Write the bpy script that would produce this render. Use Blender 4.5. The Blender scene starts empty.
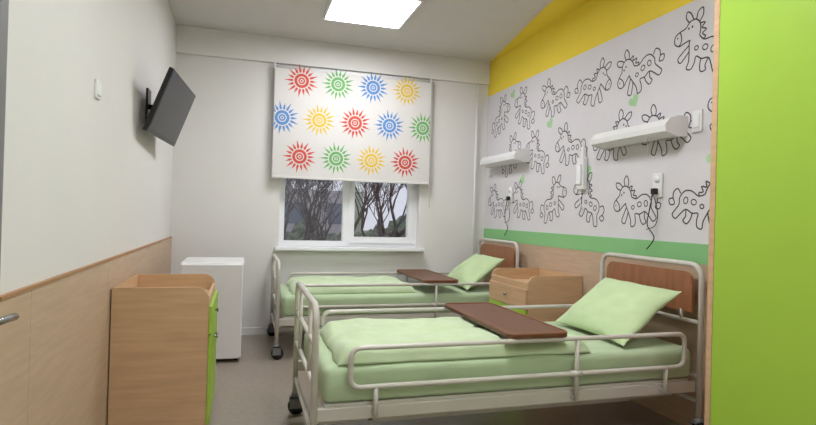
import bpy, bmesh, math, random
from mathutils import Vector, Matrix, noise
random.seed(4)
scene=bpy.context.scene
scene.view_settings.view_transform='Standard'
scene.view_settings.look='None'

# ------------------------------------------------------------ materials
def srgb(r,g,b):
    f=lambda c:(c/255/12.92) if c/255<=0.04045 else ((c/255+0.055)/1.055)**2.4
    return (f(r),f(g),f(b),1)
def mat(name,col,rough=0.6,metal=0.0,spec=0.4,var=0.04,nscale=6,bump=0.0,bscale=60,stretch=(1,1,1),emit=None,estr=0,sheen=0):
    m=bpy.data.materials.new(name); m.use_nodes=True
    nt=m.node_tree; b=nt.nodes['Principled BSDF']
    b.inputs['Roughness'].default_value=rough; b.inputs['Metallic'].default_value=metal
    b.inputs['Specular IOR Level'].default_value=spec
    tc=nt.nodes.new('ShaderNodeTexCoord'); mp=nt.nodes.new('ShaderNodeMapping')
    mp.inputs['Scale'].default_value=stretch
    nt.links.new(tc.outputs['Object'],mp.inputs['Vector'])
    n=nt.nodes.new('ShaderNodeTexNoise'); n.inputs['Scale'].default_value=nscale; n.inputs['Detail'].default_value=5
    nt.links.new(mp.outputs[0],n.inputs['Vector'])
    r=nt.nodes.new('ShaderNodeValToRGB')
    c=srgb(*col); k=var
    r.color_ramp.elements[0].position=0.3; r.color_ramp.elements[1].position=0.7
    r.color_ramp.elements[0].color=tuple(x*(1-k*2) for x in c[:3])+(1,)
    r.color_ramp.elements[1].color=tuple(min(1,x*(1+k)) for x in c[:3])+(1,)
    nt.links.new(n.outputs['Fac'],r.inputs['Fac']); nt.links.new(r.outputs['Color'],b.inputs['Base Color'])
    if bump>0:
        n2=nt.nodes.new('ShaderNodeTexNoise'); n2.inputs['Scale'].default_value=bscale; n2.inputs['Detail'].default_value=3
        nt.links.new(mp.outputs[0],n2.inputs['Vector'])
        bp=nt.nodes.new('ShaderNodeBump'); bp.inputs['Strength'].default_value=bump; bp.inputs['Distance'].default_value=0.01
        nt.links.new(n2.outputs['Fac'],bp.inputs['Height']); nt.links.new(bp.outputs[0],b.inputs['Normal'])
    if emit:
        b.inputs['Emission Color'].default_value=srgb(*emit); b.inputs['Emission Strength'].default_value=estr
    if sheen: b.inputs['Sheen Weight'].default_value=sheen
    return m
M={}
M['wall']=mat('wall_paint',(224,222,219),0.75,var=0.01,nscale=2,bump=0.03,bscale=150)
M['ceil']=mat('ceiling_paint',(212,208,204),0.85,var=0.01)
M['floor']=mat('vinyl_floor',(150,138,126),0.32,var=0.06,nscale=30,spec=0.5)
M['wains']=mat('laminate_wainscot',(194,168,142),0.45,var=0.05,nscale=5,stretch=(1,1,9))
M['wood']=mat('laminate_beech',(202,166,128),0.42,var=0.06,nscale=4,stretch=(1,1,10))
M['wood_h']=mat('laminate_beech_flat',(206,172,134),0.42,var=0.06,nscale=4,stretch=(1,10,10))
M['wood_d']=mat('laminate_edge',(170,128,88),0.5,var=0.05)
M['traylip']=mat('tray_lip',(128,84,58),0.4,var=0.05)
M['lime']=mat('lime_laminate',(158,194,66),0.4,var=0.01,spec=0.35)
M['yellow']=mat('yellow_paint',(240,214,68),0.7,var=0.01)
M['gstripe']=mat('green_border',(136,194,130),0.6,var=0.01)
M['paper']=mat('wallpaper_white',(216,213,216),0.7,var=0.01)
M['ink']=mat('wallpaper_ink',(62,60,62),0.7,var=0.02)
M['heart']=mat('wallpaper_heart',(168,208,158),0.7,var=0.02)
M['white']=mat('white_plastic',(230,230,230),0.35,var=0.01)
M['pvc']=mat('white_pvc',(235,236,238),0.3,var=0.005)
M['tube']=mat('cream_painted_steel',(202,197,188),0.28,var=0.02,spec=0.5)
M['sheet']=mat('green_sheet',(180,200,162),0.85,var=0.03,nscale=8,bump=0.3,bscale=12,sheen=0.2)
M['blanket']=mat('green_blanket',(194,212,172),0.85,var=0.03,nscale=8,bump=0.4,bscale=13,sheen=0.2)
M['pillow']=mat('green_pillow',(192,214,164),0.85,var=0.03,nscale=8,bump=0.35,bscale=12,sheen=0.2)
M['panel']=mat('headboard_wood',(156,104,72),0.4,var=0.1,nscale=5,stretch=(1,8,1))
M['tray']=mat('tray_wood',(108,68,48),0.38,var=0.1,nscale=5,stretch=(8,1,1))
M['black']=mat('black_plastic',(22,22,25),0.35,var=0.02)
M['screen']=mat('tv_screen_glass',(14,16,22),0.28,var=0.02,spec=0.3)
M['steel']=mat('brushed_steel',(170,170,172),0.25,metal=1,var=0.02)
M['blind']=mat('blind_fabric',(216,213,210),0.8,var=0.01,bump=0.05,bscale=200)
M['sr']=mat('sun_red',(206,84,70),0.8,var=0.02)
M['sg']=mat('sun_green',(112,176,106),0.8,var=0.02)
M['sb']=mat('sun_blue',(92,142,200),0.8,var=0.02)
M['sy']=mat('sun_yellow',(224,190,76),0.8,var=0.02)
M['lamp']=mat('lamp_diffuser',(255,255,255),0.5,var=0,emit=(249,250,255),estr=27.5)
M['grey']=mat('grey_plastic',(120,120,122),0.5)
M['rubber']=mat('black_rubber',(40,40,42),0.7)
M['bark']=mat('tree_bark',(96,88,94),0.9,var=0.15,nscale=12)
M['ground']=mat('outdoor_ground',(140,142,130),0.95,var=0.15,nscale=1)
M['leaf']=mat('hedge_leaves',(118,126,112),0.95,var=0.35,nscale=9,bump=0.6,bscale=9)
M['facade']=mat('facade',(186,180,186),0.9,var=0.05)
M['fwin']=mat('facade_glass',(120,128,144),0.2)
g=bpy.data.materials.new('window_glass'); g.use_nodes=True
nt=g.node_tree; nt.nodes.clear()
o=nt.nodes.new('ShaderNodeOutputMaterial'); mx=nt.nodes.new('ShaderNodeMixShader'); tr=nt.nodes.new('ShaderNodeBsdfTransparent'); gl=nt.nodes.new('ShaderNodeBsdfGlossy')
gl.inputs['Roughness'].default_value=0.02; mx.inputs[0].default_value=0.06
nt.links.new(tr.outputs[0],mx.inputs[1]); nt.links.new(gl.outputs[0],mx.inputs[2]); nt.links.new(mx.outputs[0],o.inputs[0])
M['glass']=g

# ------------------------------------------------------------ mesh builder
class B:
    def __init__(s): s.v=[];s.f=[];s.m=[];s.sm=[];s.mats=[]
    def mi(s,k):
        if k not in s.mats: s.mats.append(k)
        return s.mats.index(k)
    def add(s,vs,fs,k,smooth=False):
        o=len(s.v); s.v+= [tuple(v) for v in vs]; i=s.mi(k)
        for f in fs: s.f.append([a+o for a in f]); s.m.append(i); s.sm.append(smooth)
    def box(s,x0,x1,y0,y1,z0,z1,k,bev=0.0,seg=2,M4=None):
        bm=bmesh.new(); bmesh.ops.create_cube(bm,size=1)
        for v in bm.verts:
            v.co=Vector(((x0+x1)/2+v.co.x*(x1-x0),(y0+y1)/2+v.co.y*(y1-y0),(z0+z1)/2+v.co.z*(z1-z0)))
        if bev>0: bmesh.ops.bevel(bm,geom=bm.edges[:],offset=bev,segments=seg,affect='EDGES',profile=0.5)
        s.bm(bm,k,M4,smooth=False)
    def bm(s,bm,k,M4=None,smooth=False):
        bm.verts.ensure_lookup_table(); bm.verts.index_update()
        vs=[(M4@v.co if M4 else v.co.copy()) for v in bm.verts]
        s.add(vs,[[v.index for v in f.verts] for f in bm.faces],k,smooth); bm.free()
    def tube(s,pts,r,k,closed=False,n=10,r2=None):
        P=[Vector(p) for p in pts]; N=len(P)
        if N<2: return
        tg=[]
        for i in range(N):
            a=P[(i-1)%N] if (closed or i>0) else P[i]; b=P[(i+1)%N] if (closed or i<N-1) else P[i]
            tg.append((b-a).normalized())
        up=Vector((0,0,1)) if abs(tg[0].z)<0.9 else Vector((1,0,0))
        nn=(up-tg[0]*up.dot(tg[0])).normalized(); vs=[]
        for i in range(N):
            nn=(nn-tg[i]*nn.dot(tg[i])).normalized(); bb=tg[i].cross(nn)
            rr=r if r2 is None else r+(r2-r)*i/(N-1)
            for j in range(n):
                a=2*math.pi*j/n; vs.append(P[i]+(nn*math.cos(a)+bb*math.sin(a))*rr)
        fs=[]
        for i in range(N if closed else N-1):
            for j in range(n):
                i2=(i+1)%N; fs.append([i*n+j,i*n+(j+1)%n,i2*n+(j+1)%n,i2*n+j])
        if not closed: fs.append(list(range(n))[::-1]); fs.append([(N-1)*n+j for j in range(n)])
        s.add(vs,fs,k,True)
    def cyl(s,a,b,r,k,n=20,r2=None): s.tube([a,b],r,k,n=n,r2=r2)
    def prism(s,poly,axis,a,b,k):
        def mk(p,t):
            return {'y':(p[0],t,p[1]),'x':(t,p[0],p[1]),'z':(p[0],p[1],t)}[axis]
        n=len(poly); vs=[mk(p,a) for p in poly]+[mk(p,b) for p in poly]
        fs=[list(range(n)),[n+i for i in range(n)][::-1]]+[[i,(i+1)%n,n+(i+1)%n,n+i] for i in range(n)]
        s.add(vs,fs,k)
    def obj(s,name,parent=None,smooth_angle=True):
        me=bpy.data.meshes.new(name); me.from_pydata(s.v,[],s.f); 
        for k in s.mats: me.materials.append(M[k])
        for i,p in enumerate(me.polygons): p.material_index=s.m[i]; p.use_smooth=s.sm[i]
        bm=bmesh.new(); bm.from_mesh(me); bmesh.ops.recalc_face_normals(bm,faces=bm.faces[:]); bm.to_mesh(me); bm.free()
        me.update(); ob=bpy.data.objects.new(name,me); scene.collection.objects.link(ob)
        if parent: ob.parent=parent
        return ob
def empty(name):
    e=bpy.data.objects.new(name,None); scene.collection.objects.link(e); e.empty_display_size=0.1; return e
def fillet(pts,rad,seg=6,closed=False):
    P=[Vector(p) for p in pts]; out=[]; N=len(P)
    for i in range(N):
        if not closed and i in (0,N-1): out.append(P[i]); continue
        a,b,c=P[(i-1)%N],P[i],P[(i+1)%N]
        d1=(a-b);d2=(c-b); r=min(rad,d1.length*0.49,d2.length*0.49)
        p=b+d1.normalized()*r; q=b+d2.normalized()*r
        for j in range(seg+1):
            t=j/seg; out.append(p*(1-t)**2+b*2*t*(1-t)+q*t*t)
    return out
def catmull(P,seg=6,closed=False):
    P=[Vector(p) for p in P]; N=len(P); out=[]
    rng=range(N) if closed else range(N-1)
    for i in rng:
        if closed: a,b,c,d=P[(i-1)%N],P[i],P[(i+1)%N],P[(i+2)%N]
        else: a,b,c,d=P[max(i-1,0)],P[i],P[i+1],P[min(i+2,N-1)]
        for j in range(seg):
            t=j/seg
            out.append(0.5*((2*b)+(c-a)*t+(2*a-5*b+4*c-d)*t*t+(-a+3*b-3*c+d)*t**3))
    if not closed: out.append(P[-1])
    return out

# ------------------------------------------------------------ room
XL,XR,YB,YF,ZC=-0.67,2.58,5.60,-1.6,2.96
b=B(); b.box(XL-.15,XR+.15,YF-.15,YB+.25,-.1,0,'floor'); b.obj('floor')
b=B(); b.box(XL-.15,XR+.15,YF-.15,YB+.25,ZC,ZC+.1,'ceil'); b.obj('ceiling')
b=B(); b.add([(XR-.006,YB-.04,ZC-.002),(XR-.28,3.9,ZC-.002),(XR-.28,YF,ZC-.002),(XR-.006,YF,ZC-.002)],[[0,1,2,3]],'yellow'); b.obj('trim_yellow_ceiling')
WX0,WX1,WZ0,WZ1=0.33,1.80,0.86,2.58
b=B()
b.box(XL,WX0,YB,YB+.25,0,ZC,'wall'); b.box(WX1,XR,YB,YB+.25,0,ZC,'wall')
b.box(WX0,WX1,YB,YB+.25,0,WZ0,'wall'); b.box(WX0,WX1,YB,YB+.25,WZ1,ZC,'wall')
b.obj('wall_back')
DY0,DY1,DZ=0.83,1.77,2.08
b=B(); b.box(XL-.15,XL,DY1,YB+.25,0,ZC,'wall'); b.obj('wall_left')
b=B(); b.box(XL-.15,XL,YF-.15,DY0,0,ZC,'wall'); b.obj('wall_left_rear')
b=B(); b.box(XL-.15,XL,DY0,DY1,DZ,ZC,'wall'); b.obj('wall_left_lintel')
b=B(); b.box(XR,XR+.15,YF-.15,YB+.25,0,ZC,'wall'); b.obj('wall_right')
b=B(); b.box(XL,XR,YF-.15,YF,0,ZC,'wall'); b.obj('wall_front')
b=B(); y=1.81
for e in (2.05,3.1,4.35,YB):
    b.box(XL,XL+.012,y+.001,e-.001,0.0,.945,'wains'); y=e
b.box(XL,XL+.016,1.81,YB,.945,.957,'wood_d')
b.obj('trim_wainscot_left')
b=B(); b.box(XL,XL+.012,YF,.77,0,.945,'wains'); b.obj('trim_wainscot_left_rear')
b=B(); b.box(XR-.012,XR,YF,YB,0,.98,'wains'); b.obj('trim_wainscot_right')
b=B(); b.box(XR-.014,XR,YF,YB,.98,1.10,'gstripe'); b.obj('trim_green_border')
b=B(); b.box(XR-.006,XR,YF,YB,2.57,ZC,'yellow'); b.obj('trim_yellow_band')
b=B(); b.box(XL+.013,XR-.013,YB-.014,YB,0,.07,'white'); b.obj('baseboard_back')
b=B(); b.box(XL,XR-.007,YB-.035,YB,2.70,ZC,'wall',bev=.004); b.obj('trim_beam')

# door
b=B()
b.box(XL-.10,XL-.05,DY0+.04,DY1-.04,0.005,DZ-.04,'white')
b.box(XL-.14,XL-.001,DY0+.001,DY0+.04,0,DZ-.001,'white'); b.box(XL-.14,XL-.001,DY1-.04,DY1-.001,0,DZ-.001,'white'); b.box(XL-.14,XL-.001,DY0+.04,DY1-.04,DZ-.04,DZ-.001,'white')
b.box(XL+.001,XL+.016,DY1-.03,DY1+.03,0,DZ+.05,'grey',bev=.004); b.box(XL+.001,XL+.016,DY0-.04,DY0+.02,0,DZ+.05,'grey',bev=.004); b.box(XL+.001,XL+.016,DY0+.02,DY1-.03,DZ-.01,DZ+.05,'grey',bev=.004)
b.box(XL-.05,XL-.042,DY1-.13,DY1-.09,.78,1.0,'steel',bev=.002)
b.cyl((XL-.045,DY1-.11,.91),(XL+.06,DY1-.11,.91),.011,'steel')
b.tube(fillet([(XL+.055,DY1-.115,.91),(XL+.06,DY1-.06,.91),(XL+.06,DY1+.01,.905)],.02),.011,'steel')
b.obj('door_1')

# ------------------------------------------------------------ window
e=empty('window_1'); b=B(); y0,y1=5.68,5.75
fw=.055; ZB=WZ0+.014
b.box(WX0+.001,WX0+fw,y0,y1,ZB,WZ1-.001,'pvc'); b.box(WX1-fw,WX1-.001,y0,y1,ZB,WZ1-.001,'pvc')
b.box(WX0+fw,WX1-fw,y0,y1,ZB,ZB+fw,'pvc'); b.box(WX0+fw,WX1-fw,y0,y1,WZ1-fw,WZ1-.001,'pvc')
b.box(.985,1.055,y0-.001,y1+.001,ZB+fw,WZ1-fw,'pvc')
sx0,sx1,sz0,sz1=1.045,WX1-fw+.012,ZB+fw-.012,WZ1-fw+.012
for (a,c,d,f_) in ((sx0,sx0+.06,sz0,sz1),(sx1-.06,sx1,sz0,sz1),(sx0+.06,sx1-.06,sz0,sz0+.06),(sx0+.06,sx1-.06,sz1-.06,sz1)):
    b.box(a,c,y0-.018,y1-.01,d,f_,'pvc')
b.box(sx0+.02,sx0+.045,y0-.03,y0-.018,1.5,1.57,'white',bev=.003); b.box(sx0+.024,sx0+.040,y0-.05,y0-.03,1.44,1.56,'white',bev=.004)
b.obj('frame',e)
b=B(); b.box(WX0+fw-.01,.99,5.712,5.718,ZB+.05,WZ1-.05,'glass'); b.box(1.10,sx1-.05,5.702,5.708,ZB+.09,WZ1-.09,'glass'); b.obj('glass',e)
b=B(); b.box(WX0+.002,WX1-.002,YB+.001,5.76,WZ0+.001,WZ0+.012,'pvc'); b.box(WX0-.04,WX1+.04,YB-.10,YB-.001,WZ0-.02,WZ0+.012,'pvc',bev=.004); b.obj('sill',e)

# roller blind with suns
e=empty('roller_blind'); BY=5.51
b=B(); b.box(.243,1.87,BY,BY+.003,1.57,2.64,'blind'); b.obj('fabric',e)
b=B(); b.tube([(.25,BY+.026,2.655),(1.865,BY+.026,2.655)],.022,'white',n=16); b.box(.238,.25,BY-.0,YB-.036,2.62,2.69,'white'); b.box(1.864,1.876,BY-.0,YB-.036,2.62,2.69,'white')
b.box(.243,1.87,BY-.006,BY+.008,1.552,1.575,'blind',bev=.004)
b.tube([(1.888,BY+.02,2.65),(1.888,BY+.02,1.3)],.003,'white',n=6)
b.obj('rail',e)
b=B()
rows=[(2.53,.505,['sr','sg','sb','sy'],4),(2.15,.325,['sb','sy','sr','sb','sg'],5),(1.775,.505,['sr','sg','sy','sr'],4)]
def clipx(x): return min(max(x,.246),1.867)
for z,x0,cols,n in rows:
    for i in range(n):
        cx=x0+i*.365; k=cols[i]; yy=BY-.0012
        N=28
        for (ra,rb,kk,dy) in ((0,.072,k,0),(.034,.044,'blind',-.0006),(.010,.018,'blind',-.0006)):
            vs=[];fs=[]
            for j in range(N):
                a=2*math.pi*j/N
                vs.append((clipx(cx+ra*math.cos(a)),yy+dy,z+ra*math.sin(a))); vs.append((clipx(cx+rb*math.cos(a)),yy+dy,z+rb*math.sin(a)))
            for j in range(N): j2=(j+1)%N; fs.append([2*j,2*j+1,2*j2+1,2*j2])
            b.add(vs,fs,kk)
        R=18
        for j in range(R):
            a=2*math.pi*j/R; L=.172 if j%2 else .148; wd=.012
            c_,s_=math.cos(a),math.sin(a)
            pts=[(.082,-wd*.6),(.10,-wd),(L,0),(.10,wd),(.082,wd*.6)]
            b.add([(clipx(cx+p*c_-q*s_),yy,z+p*s_+q*c_) for p,q in pts],[[0,1,2,3,4]],k)
b.obj('sun_print',e)
b=B(); b.tube(fillet([(2.42,YB-.045,.02),(2.42,YB-.045,2.68)],.03),.011,'white'); b.tube([(2.42,YB-.045,1.3),(2.42,YB,1.3)],.008,'white'); b.obj('heating_pipe')

# ------------------------------------------------------------ mural wallpaper
b=B(); WP=XR-.006; y_end=1.2
b.box(WP,XR-.0005,y_end,YB-.001,1.10,2.57,'paper')
def ribbon(P,w,k,place,closed=False):
    N=len(P); vs=[];fs=[]
    for i in range(N):
        a=P[(i-1)%N] if (closed or i>0) else P[i]; c=P[(i+1)%N] if (closed or i<N-1) else P[i]
        t=(c-a); t=t.normalized() if t.length>1e-9 else Vector((1,0)); n=Vector((-t.y,t.x))
        vs.append(place(P[i]+n*w)); vs.append(place(P[i]-n*w))
    for i in range(N if closed else N-1):
        j=(i+1)%N; fs.append([2*i,2*i+1,2*j+1,2*j])
    b.add(vs,fs,k)
horse=[
 [(-.10,.14),(.02,.08),(.18,.12),(.32,.08),(.39,-.05),(.37,-.16),(.42,-.27),(.46,-.37),(.37,-.41),(.29,-.30),(.20,-.20),(.06,-.22),(-.06,-.19),(-.07,-.30),(-.11,-.40),(-.21,-.40),(-.20,-.28),(-.24,-.12),(-.28,.0),(-.28,.06)],
 [(-.28,.06),(-.38,.01),(-.50,-.05),(-.61,-.01),(-.63,.10),(-.55,.18),(-.44,.24),(-.38,.34),(-.27,.39),(-.16,.34),(-.11,.24),(-.10,.14)],
 [(-.38,.33),(-.48,.40),(-.49,.50),(-.40,.48),(-.31,.385)],[(-.25,.39),(-.25,.51),(-.17,.57),(-.13,.46),(-.17,.355)],
 [(-.14,.33),(-.05,.34),(-.09,.26),(.01,.24),(-.05,.17),(.03,.13),(-.01,.08)],
 [(.39,.02),(.48,.08),(.55,.0),(.53,-.10)],[(.53,-.10),(.47,-.18),(.56,-.22),(.61,-.14),(.53,-.10)],
 [(.20,-.20),(.17,-.31),(.20,-.39),(.11,-.42),(.06,-.33),(.05,-.22)],
 [(-.24,-.12),(-.31,-.24),(-.38,-.32),(-.45,-.26),(-.38,-.15),(-.28,-.03)],
 [(-.50,-.05),(-.47,.03),(-.50,.12),(-.55,.18)],
]
def circ(cx,cy,rx,ry,n=12): return [Vector((cx+rx*math.cos(a*2*math.pi/n),cy+ry*math.sin(a*2*math.pi/n))) for a in range(n)]
def put_horse(cy,cz,s,rot,flip,lay):
    cr,sr=math.cos(rot),math.sin(rot)
    def place(p):
        h=p.x*(-1 if flip else 1); v=p.y
        H=h*cr-v*sr; V=h*sr+v*cr
        return (WP-.0008-lay*.0001,max(y_end,min(YB-.002,cy-H*s)),max(1.101,min(2.569,cz+V*s)))
    for P in horse:
        ribbon([Vector((q.x,q.y)) for q in catmull([(p[0],p[1],0) for p in P],5)],.0115,'ink',place)
    for c in ((-.37,.24,.010,.014),(-.30,.27,.010,.014),(-.57,.08,.006,.010)): ribbon(circ(*c,n=8),.009,'ink',place,True)
    for c in ((.08,-.04,.055,.045),(.25,-.06,.045,.055),(-.10,-.06,.04,.035)): ribbon(circ(*c),.010,'ink',place,True)
def put_heart(cy,cz,s):
    pts=[]
    for i in range(24):
        t=2*math.pi*i/24+.0; pts.append((.0625*16*math.sin(t)**3,.0625*(13*math.cos(t)-5*math.cos(2*t)-2*math.cos(3*t)-math.cos(4*t))))
    cr,sr=math.cos(.5),math.sin(.5)
    b.add([(WP-.0007,cy-(p[0]*cr-p[1]*sr)*s,cz+(p[0]*sr+p[1]*cr)*s) for p in pts],[list(range(24))],'heart')
rots=[.30,-.30,.05,-.40,.40,-.10,.2,-.3]
for ri,(cz,off) in enumerate(((2.29,0.32),(1.83,0.05),(1.36,0.32))):
    for i in range(9):
        cy=5.60-off-i*.535
        if cy<1.45 or cy>5.42: continue
        put_horse(cy,cz+random.uniform(-.02,.02),.37,rots[(i*3+ri)%8],(i+ri*2)%3==0,ri)
for (y,z) in ((4.28,2.07),(3.19,2.06),(3.70,1.60),(4.76,1.60),(2.5,1.60),(5.0,2.48),(2.42,2.06)): put_heart(y,z,.052)
b.obj('wallpaper_mural')

# ------------------------------------------------------------ ceiling lamps
def ceil_lamp(cx,cy,s=.31):
    b=B()
    b.box(cx-s-.02,cx-s,cy-s-.02,cy+s+.02,ZC-.03,ZC,'white'); b.box(cx+s,cx+s+.02,cy-s-.02,cy+s+.02,ZC-.03,ZC,'white')
    b.box(cx-s,cx+s,cy-s-.02,cy-s,ZC-.03,ZC,'white'); b.box(cx-s,cx+s,cy+s,cy+s+.02,ZC-.03,ZC,'white')
    b.box(cx-s,cx+s,cy-s,cy+s,ZC-.022,ZC-.002,'lamp'); return b.obj('ceiling_lamp')
ceil_lamp(.965,4.49,.335); ceil_lamp(.955,2.1,.335); ceil_lamp(.955,-.3,.335)  # last two panels are out of view, added to brighten the room

# ------------------------------------------------------------ bed-head lamps
def wall_lamp(y0,y1,z):
    b=B(); X=XR-.007
    prof=[(X,z-.045),(X,z+.065),(X-.06,z+.07),(X-.13,z+.05),(X-.16,z+.01),(X-.155,z-.025),(X-.07,z-.05)]
    b.prism(prof,'y',y0+.015,y1-.015,'white')
    prof2=[(X,z-.05),(X,z+.071),(X-.06,z+.076),(X-.133,z+.055),(X-.165,z+.012),(X-.16,z-.03),(X-.07,z-.055)]
    b.prism(prof2,'y',y0,y0+.015,'white'); b.prism(prof2,'y',y1-.015,y1,'white')
    b.tube([(X-.1,(y0+y1)/2-.15,z-.03),(X-.1,(y0+y1)/2-.15,z-.16)],.002,'white',n=6)
    b.obj('bedside_wall_lamp')
wall_lamp(2.70,3.45,1.80); wall_lamp(4.62,5.40,1.81)
def plate(name,y,z,w=.08,h=.08):
    b=B(); X=XR-.0075; b.box(X-.012,X,y-w/2,y+w/2,z-h/2,z+h/2,'white',bev=.004)
    b.box(X-.018,X-.010,y-w*.3,y+w*.3,z-h*.3,z+h*.3,'pvc',bev=.003); b.obj(name)
plate('light_switch',2.62,1.83,.075,.13)
for yy in (2.93,4.98):
    b=B(); X=XR-.0075; b.box(X-.014,X,yy-.04,yy+.04,1.38,1.54,'white',bev=.005)
    for zz in (1.42,1.50): b.cyl((X-.014,yy,zz),(X-.017,yy,zz),.024,'pvc')
    b.box(X-.05,X-.016,yy-.018,yy+.018,1.40,1.44,'black',bev=.006)
    b.tube(catmull([(X-.045,yy,1.40),(X-.05,yy+.02,1.30),(X-.03,yy+.06,1.20),(X-.035,yy-.01,1.12),(X-.04,yy+.05,1.04)],8),.0035,'black',n=6)
    b.tube(catmull([(X-.03,yy+.01,1.40),(X-.03,yy-.03,1.28),(X-.02,yy+.0,1.2),(X-.03,yy+.07,1.17)],8),.003,'black',n=6)
    b.obj('power_outlet')
b=B(); X=XR-.0075
b.box(X-.045,X,3.70,3.79,1.46,1.72,'white',bev=.012,seg=3); b.box(X-.06,X-.045,3.715,3.775,1.50,1.66,'pvc',bev=.007); b.box(X-.03,X,3.725,3.765,1.72,1.80,'white',bev=.006)
b.tube(catmull([(X-.03,3.74,1.46),(X-.035,3.75,1.40),(X-.03,3.73,1.33),(X-.01,3.74,1.30)],6),.003,'white',n=6)
b.obj('soap_dispenser')
b=B(); b.box(XL,XL+.012,2.775,2.85,1.715,1.80,'white',bev=.003); b.box(XL+.01,XL+.018,2.79,2.835,1.73,1.785,'pvc',bev=.003); b.obj('light_switch')

# ------------------------------------------------------------ TV
e=empty('television')
NB=Vector((-.60,3.72,1.70)); al=Vector((.07,.93,0)).normalized(); up=Vector((.145,-.018,.40)).normalized(); up=(up-al*up.dot(al)).normalized(); nr=al.cross(up).normalized()
if nr.x<0: nr=-nr
W_,H_=.84,.43
R=Matrix((( al.x,up.x,nr.x,NB.x),(al.y,up.y,nr.y,NB.y),(al.z,up.z,nr.z,NB.z),(0,0,0,1)))
b=B(); b.box(0,W_,0,H_,-.03,0,'black',bev=.006,M4=R); b.box(.12,W_-.12,.06,H_-.08,-.06,-.03,'black',bev=.012,M4=R)
b.obj('case',e)
b=B(); b.box(.02,W_-.02,.03,H_-.02,-.001,.0015,'screen',M4=R); b.obj('screen',e)
c=R@Vector((W_/2,H_/2,-.055))
b=B(); b.box(XL,XL+.015,c.y-.06,c.y+.06,c.z-.12,c.z+.12,'black'); b.tube([(XL+.01,c.y,c.z),tuple(c)],.018,'black'); b.box(W_/2-.1,W_/2+.1,H_/2-.1,H_/2+.1,-.066,-.056,'black',M4=R); b.obj('mount',e)

# ------------------------------------------------------------ cabinets
def cabinet(name,xw,d,y0,y1,H,front='lime'):
    D=.49; e=empty(name); t=.018
    def X(a): return xw+d*a
    prof=[(0,0.02),(D-.012,0.02),(D-.012,H-.11)]
    for j in range(7):
        a=j/6*math.pi/2; prof.append((D-.012-.07+.07*math.cos(a),H-.07+.07*math.sin(a)))
    prof.append((0,H))
    b=B()
    for yy in (y0,y1-t): b.prism([(X(p),q) for p,q in prof],'y',yy,yy+t,'wood')
    b.obj('side_panels',e)
    b=B(); xs=sorted((X(0),X(t))); b.box(xs[0],xs[1],y0+t,y1-t,.05,H,'wood'); b.obj('back_panel',e)
    b=B(); xs=sorted((X(t),X(D-.012))); b.box(xs[0],xs[1],y0+t,y1-t,H-.12,H-.10,'wood_h'); b.box(xs[0],xs[1],y0+t,y1-t,.06,.078,'wood_h')
    xs=sorted((X(D-.03),X(D-.012))); b.box(xs[0],xs[1],y0+t,y1-t,H-.10,H-.055,'wood',bev=.003)
    xs=sorted((X(D-.06),X(D-.045))); b.box(xs[0],xs[1],y0+t,y1-t,0.02,.06,'wood'); b.obj('shelves',e)
    b=B(); xs=sorted((X(D-.011),X(D+.006))); ym=(y0+y1)/2
    b.box(xs[0],xs[1],y0+.003,y1-.003,H-.26,H-.105,front,bev=.002)
    b.box(xs[0],xs[1],y0+.003,ym-.002,.05,H-.265,'lime',bev=.002); b.box(xs[0],xs[1],ym+.002,y1-.003,.05,H-.265,'lime',bev=.002)
    b.obj('doors',e)
    b=B()
    for (ya,za) in ((ym,H-.18),(ym-.04,.47),(ym+.04,.47)):
        b.cyl((X(D+.005),ya,za),(X(D+.018),ya,za),.006,'steel'); b.cyl((X(D+.018),ya,za),(X(D+.026),ya,za),.012,'steel')
    b.obj('knobs',e)
    b=B()
    for a in (.05,D-.08):
        for yy in (y0+.04,y1-.04): b.cyl((X(a),yy,0),(X(a),yy,.06),.018,'grey')
    b.obj('feet',e)
cabinet('bedside_cabinet',XL+.019,1,3.15,3.80,.80)
cabinet('bedside_cabinet',XR-.017,-1,3.72,4.37,.78,'wood')

# ------------------------------------------------------------ fridge
e=empty('mini_fridge'); b=B(); b.box(-.47,0.0,4.64,5.12,.02,.775,'white',bev=.008); b.box(-.475,.005,4.62,5.14,.775,.80,'white',bev=.008); b.obj('body',e)
b=B(); b.box(-.47,0,4.585,4.635,.03,.79,'white',bev=.012,seg=3); b.box(-.45,-.02,4.636,4.64,.08,.76,'grey'); b.obj('door',e)
b=B()
for x in (-.43,-.04):
    for y in (4.68,5.08): b.cyl((x,y,0),(x,y,.025),.018,'black')
b.obj('feet',e)

# ------------------------------------------------------------ wardrobe
e=empty('wardrobe'); b=B(); wx=2.0; WH=2.62; wy0,wy1=.25,1.96
b.box(wx+.02,XR-.016,wy1-.018,wy1,.0,WH,'wood'); b.box(wx+.02,XR-.016,wy0,wy0+.018,0,WH,'wood'); b.box(wx+.02,XR-.016,wy0,wy1,WH-.018,WH,'wood_h'); b.box(wx+.02,XR-.016,wy0,wy1,0.05,.07,'wood_h')
b.box(XR-.025,XR-.016,wy0,wy1,0.05,WH,'wood'); b.box(wx+.02,wx+.038,(wy0+wy1)/2-.009,(wy0+wy1)/2+.009,.07,WH-.02,'wood'); b.box(wx+.05,wx+.065,wy0,wy1,0,.05,'wood')
b.box(wx,wx+.02,wy1-.030,wy1,0,WH,'wood',bev=.001)
b.obj('carcass',e)
b=B(); ym=(wy0+wy1-.035)/2
b.box(wx-.001,wx+.018,ym+.002,wy1-.033,.05,WH-.004,'lime',bev=.0015); b.box(wx-.001,wx+.018,wy0,ym-.002,.05,WH-.004,'lime',bev=.0015); b.obj('doors',e)
b=B()
for yy in (ym-.05,ym+.05): b.tube(fillet([(wx,yy,1.0),(wx-.03,yy,1.0),(wx-.03,yy,1.2),(wx,yy,1.2)],.01),.006,'steel')
b.obj('handles',e)

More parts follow.
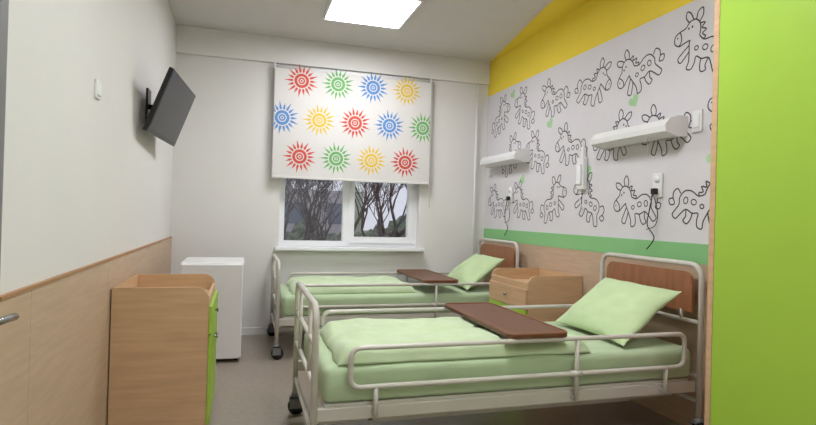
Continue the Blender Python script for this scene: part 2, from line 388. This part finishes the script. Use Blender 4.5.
# ------------------------------------------------------------ soft goods
def weld(ob,d):
    bm=bmesh.new(); bm.from_mesh(ob.data); bmesh.ops.remove_doubles(bm,verts=bm.verts[:],dist=d); bmesh.ops.recalc_face_normals(bm,faces=bm.faces[:]); bm.to_mesh(ob.data); bm.free()
def pillow(name,center,axes,a,c,h,seed):
    ux,uy,uz=axes; n=32; vs=[];fs=[]
    for side in (1,-1):
        for i in range(n+1):
            for j in range(n+1):
                u=-1+2*i/n; v=-1+2*j/n
                u=math.sin(u*math.pi/2); v=math.sin(v*math.pi/2)
                px=u*a*(1-.07*(1-v*v)*abs(u)); py=v*c*(1-.09*(1-u*u)*abs(v))
                t=((1-abs(u)**2.2)*(1-abs(v)**2.2)); t=max(t,0)**.55
                q=noise.noise(Vector((u*1.6+seed,v*1.6,side)))*.25+noise.noise(Vector((u*4+seed,v*4,side*3)))*.16
                pz=side*h*t*(1+q)
                wv=noise.noise(Vector((u*2+seed,v*2,7)))*.012
                vs.append(Vector(center)+ux*px+uy*py+uz*(pz+wv))
    m=(n+1)*(n+1)
    for s_ in (0,1):
        for i in range(n):
            for j in range(n):
                q=[s_*m+i*(n+1)+j,s_*m+(i+1)*(n+1)+j,s_*m+(i+1)*(n+1)+j+1,s_*m+i*(n+1)+j+1]
                fs.append(q if s_==0 else q[::-1])
    b=B(); b.add(vs,fs,'pillow',True); ob=b.obj(name); weld(ob,.0008)
RT,RB=.610,.43
CAP=RT+.0125-.521
def blanket(name,x0,x1,y0,y1,z,h,seed):
    nx,ny=100,56; vs=[];fs=[]
    cx,cy=(x0+x1)/2,(y0+y1)/2; a,c=(x1-x0)/2,(y1-y0)/2
    for i in range(nx+1):
        for j in range(ny+1):
            u=math.sin((-1+2*i/nx)*math.pi/2); v=math.sin((-1+2*j/ny)*math.pi/2)
            t=(max(0,1-abs(u)**12)*max(0,1-abs(v)**8))**.5
            q=noise.noise(Vector((u*a*4+seed,v*c*5,0)))*.26+noise.noise(Vector((u*a*11+seed,v*c*9,3)))*.18
            ridge=-.26*math.exp(-((v-.1+.12*math.sin(u*2.5+seed))/.08)**2)+.22*math.exp(-((abs(v)-.80)/.15)**2)+.12*math.exp(-((abs(u)-.93)/.05)**2)
            cr=math.sin((u*a*9+v*c*16)+3*noise.noise(Vector((u*2,v*2,seed))))*.07
            ex=1+.03*noise.noise(Vector((v*2,seed,1))); ey=1+.05*noise.noise(Vector((u*3,seed,5)))
            hz=h*t*(1+q+ridge+cr)
            if hz>.075: hz=.075+(CAP-.077)*(1-math.exp(-(hz-.075)/(CAP-.077)))
            vs.append((cx+u*a*ex,cy+v*c*ey,z+hz))
    o=len(vs)
    for i in range(nx+1):
        for j in range(ny+1):
            p=vs[i*(ny+1)+j]; vs.append((p[0],p[1],z))
    for i in range(nx):
        for j in range(ny):
            q=[i*(ny+1)+j,(i+1)*(ny+1)+j,(i+1)*(ny+1)+j+1,i*(ny+1)+j+1]; fs.append(q); fs.append([k+o for k in q[::-1]])
    b=B(); b.add(vs,fs,'blanket',True); ob=b.obj(name); weld(ob,.0006)

# ------------------------------------------------------------ hospital beds
def bed(y0,y1,x0,x1,mt):
    e=empty('hospital_bed'); r=.015
    b=B()
    b.tube(fillet([(x1,y0,.10),(x1,y0,.985),(x1,y1,.985),(x1,y1,.10)],.09,8),r*1.05,'tube',n=12)
    b.tube([(x1,y0,.66),(x1,y1,.66)],r*.8,'tube'); b.tube([(x1,y0,.36),(x1,y1,.36)],r*.8,'tube')
    for yy in (y0+.14,y1-.14): b.tube([(x1,yy,.66),(x1,yy,.72)],r*.7,'tube')
    ft=.80
    b.tube(fillet([(x0,y0,.10),(x0,y0,ft),(x0,y1,ft),(x0,y1,.10)],.09,8),r*1.05,'tube',n=12)
    for z in (.62,.44): b.tube([(x0,y0,z),(x0,y1,z)],r*.8,'tube')
    for yy in (y0+.22,y1-.22): b.tube([(x0,yy,.44),(x0,yy,ft)],r*.7,'tube')
    b.obj('end_frames',e)
    b=B()
    ym=(y0+y1)/2; hw=(y1-y0)/2-.06
    poly=[(ym-hw,.71),(ym+hw,.71)]
    for j in range(7):
        a=j/6*math.pi/2; poly.append((ym+hw-.07+.07*math.cos(a),.87+.07*math.sin(a)))
    for j in range(7):
        a=math.pi/2+j/6*math.pi/2; poly.append((ym-hw+.07+.07*math.cos(a),.87+.07*math.sin(a)))
    b.prism(poly,'x',x1-.009,x1+.009,'panel'); b.obj('headboard',e)
    b=B()
    for yy in (y0+.03,y1-.03): b.box(x0+.01,x1-.01,yy-.015,yy+.015,.27,.33,'tube',bev=.004)
    for k in range(9):
        xx=x0+.08+(x1-x0-.16)*k/8; b.box(xx-.02,xx+.02,y0+.04,y1-.04,.30,.325,'tube')
    b.box(x0+.05,x1-.05,y0+.03,y1-.03,.327,.345,'tube',bev=.004)
    b.box(x0+.3,x1-.3,y0+.2,y0+.24,.18,.22,'tube'); b.box(x0+.3,x1-.3,y1-.24,y1-.2,.18,.22,'tube')
    b.tube([(x0,y0,.22),(x0,y1,.22)],r*.8,'tube'); b.tube([(x1,y0,.22),(x1,y1,.22)],r*.8,'tube')
    b.box(x0,x0+.32,y0+.2,y0+.24,.19,.22,'tube'); b.box(x1-.32,x1,y0+.2,y0+.24,.19,.22,'tube')
    b.obj('platform',e)
    b=B()
    for xx in (x0,x1):
        for yy in (y0,y1):
            b.cyl((xx,yy,.13),(xx,yy,.09),.02,'grey'); b.box(xx-.03,xx+.035,yy-.024,yy-.018,.04,.11,'grey'); b.box(xx-.03,xx+.035,yy+.018,yy+.024,.04,.11,'grey'); b.box(xx-.03,xx+.035,yy-.024,yy+.024,.10,.112,'grey')
            b.cyl((xx+.01,yy-.016,.05),(xx+.01,yy+.016,.05),.05,'rubber',n=24)
    b.obj('casters',e)
    b=B()
    for yy in (y0-.02,y1+.02):
        xa,xb=x0+.16,x1-.13; xm=1.66
        b.tube(fillet([(xa,yy,RT),(xb,yy,RT),(xb,yy,RB),(xa,yy,RB)],.05,6,closed=True),.0125,'tube',closed=True,n=10)
        for xx in (xa+.12,xm,xb-.12):
            s=1 if yy<(y0+y1)/2 else -1
            b.tube([(xx,yy,RT if xx==xm else RB),(xx,yy,.29)],.0115,'tube')
            b.tube([(xx,yy,.30),(xx,yy+s*.045,.30)],.012,'tube')
        b.cyl((xm-.03,yy,RB),(xm+.03,yy,RB),.0175,'tube')
    b.obj('side_rails',e)
    bm=bmesh.new(); bmesh.ops.create_cube(bm,size=1)
    X0,X1,Y0,Y1,Z0,Z1=x0+.04,x1-.03,y0+.015,y1-.015,.346,mt
    for v in bm.verts: v.co=Vector(((X0+X1)/2+v.co.x*(X1-X0),(Y0+Y1)/2+v.co.y*(Y1-Y0),(Z0+Z1)/2+v.co.z*(Z1-Z0)))
    bmesh.ops.bevel(bm,geom=bm.edges[:],offset=.04,segments=4,affect='EDGES',profile=.5)
    b=B(); b.bm(bm,'sheet',smooth=True); b.obj('mattress',e)
    return e
N0,N1=2.46,3.35; F0,F1=4.62,5.50
bed(N0,N1,.32,2.47,.52); bed(F0,F1,.28,2.47,.52)
def pil(y0,y1,seed):
    a=math.radians(38); 
    ux=Vector((0,1,0)); uy=Vector((math.cos(a),0,math.sin(a))); uz=Vector((-math.sin(a),0,math.cos(a)))
    pillow('pillow',(2.18,(y0+y1)/2,.690),(ux,uy,uz),(y1-y0)/2,.24,.08,seed)
pil(2.50,3.18,1.3); pil(4.68,5.34,5.1)
blanket('blanket',.43,1.78,2.49,3.18,.521,.082,2.0)
blanket('blanket',.40,1.50,4.70,5.38,.521,.078,9.0)
def tray(x0,x1,y0,y1,z,rot):
    cx,cy=(x0+x1)/2,(y0+y1)/2; Wd,L=x1-x0,y1-y0
    R=Matrix.Translation((cx,cy,z))@Matrix.Rotation(rot,4,'Z')
    b=B(); P=fillet([(-Wd/2,-L/2,0),(Wd/2,-L/2,0),(Wd/2,L/2,0),(-Wd/2,L/2,0)],.05,5,closed=True)
    n=len(P); vs=[R@Vector((p.x,p.y,0)) for p in P]+[R@Vector((p.x,p.y,.018)) for p in P]
    b.add(vs,[list(range(n))[::-1],[n+i for i in range(n)]]+[[i,(i+1)%n,n+(i+1)%n,n+i] for i in range(n)],'tray')
    b.tube([R@Vector((p.x*.985,p.y*.985,.019)) for p in P],.006,'traylip',closed=True,n=6)
    b.obj('overbed_tray')
tray(1.27,1.61,2.425,3.385,RT+.0135,.0); tray(1.54,1.88,4.585,5.535,RT+.0135,.0)

# ------------------------------------------------------------ outside
b=B(); b.box(-30,40,YB+.3,60,-.7,-.6,'ground'); b.obj('ground_outside')
def tree(x,y,h,seed,mx=6):
    rnd=random.Random(seed); b=B()
    def br(p,d,L,r,dep):
        pts=[p]; q=p.copy(); dd=d.copy()
        for i in range(3):
            dd=(dd+Vector((rnd.uniform(-.16,.16),rnd.uniform(-.16,.16),rnd.uniform(-.05,.12)))).normalized(); q=q+dd*L/3; pts.append(q.copy())
        b.tube(pts,r,'bark',n=4 if dep>1 else 8,r2=r*.55)
        if dep>=mx: return
        for k in range(2 if dep<1 else 3):
            nd=(dd+Vector((rnd.uniform(-.8,.8),rnd.uniform(-.8,.8),rnd.uniform(-.15,.6)))).normalized()
            br(pts[rnd.choice([2,3,3])],nd,L*rnd.uniform(.6,.82),r*.55,dep+1)
    br(Vector((x,y,-.62)),Vector((rnd.uniform(-.1,.1),0,1)),h*.27,h*.016,0); b.obj('bare_tree')
for a in ((.75,9.2,4.2,1),(2.3,10.5,4.5,2),(3.4,12.5,5,3),(.3,13,5,5),(1.6,11.5,4,8),(1.35,9.0,3.4,11),(2.9,11.5,4,12),(1.0,14,5,14),(3.6,14.5,5,15),(2.4,13.5,4.6,17)): tree(*a)
b=B()
for i in range(26):
    x=-6+i*.7; bm=bmesh.new(); bmesh.ops.create_icosphere(bm,subdivisions=3,radius=1)
    for v in bm.verts: v.co*=1+.35*noise.noise(v.co*2.5+Vector((i,0,0)))
    b.bm(bm,'leaf',Matrix.Translation((x,16+random.uniform(-.5,.5),-.1))@Matrix.Diagonal((.7,.7,random.uniform(.7,1.2),1)),True)
b.obj('hedge')
b=B(); b.box(-14,5.5,26,34,-.62,2.3,'facade')
for i in range(9):
    b.box(-13+i*2.1,-12+i*2.1,25.95,26,.7,1.7,'fwin')
b.obj('neighbour_building')

w=bpy.data.worlds.new('World'); scene.world=w; w.use_nodes=True
bg=w.node_tree.nodes['Background']; bg.inputs[0].default_value=(.62,.65,.74,1); bg.inputs[1].default_value=1.15

cam=bpy.data.cameras.new('Camera'); co=bpy.data.objects.new('Camera',cam); scene.collection.objects.link(co)
cam.lens=545/816*36; cam.sensor_width=36; cam.clip_start=.02
co.matrix_world=Matrix.Translation((0,0,1.22))@Matrix.Rotation(math.radians(-16.65),4,'Z')@Matrix.Rotation(math.radians(90.3),4,'X')@Matrix.Rotation(math.radians(1.6),4,'Z')
scene.camera=co
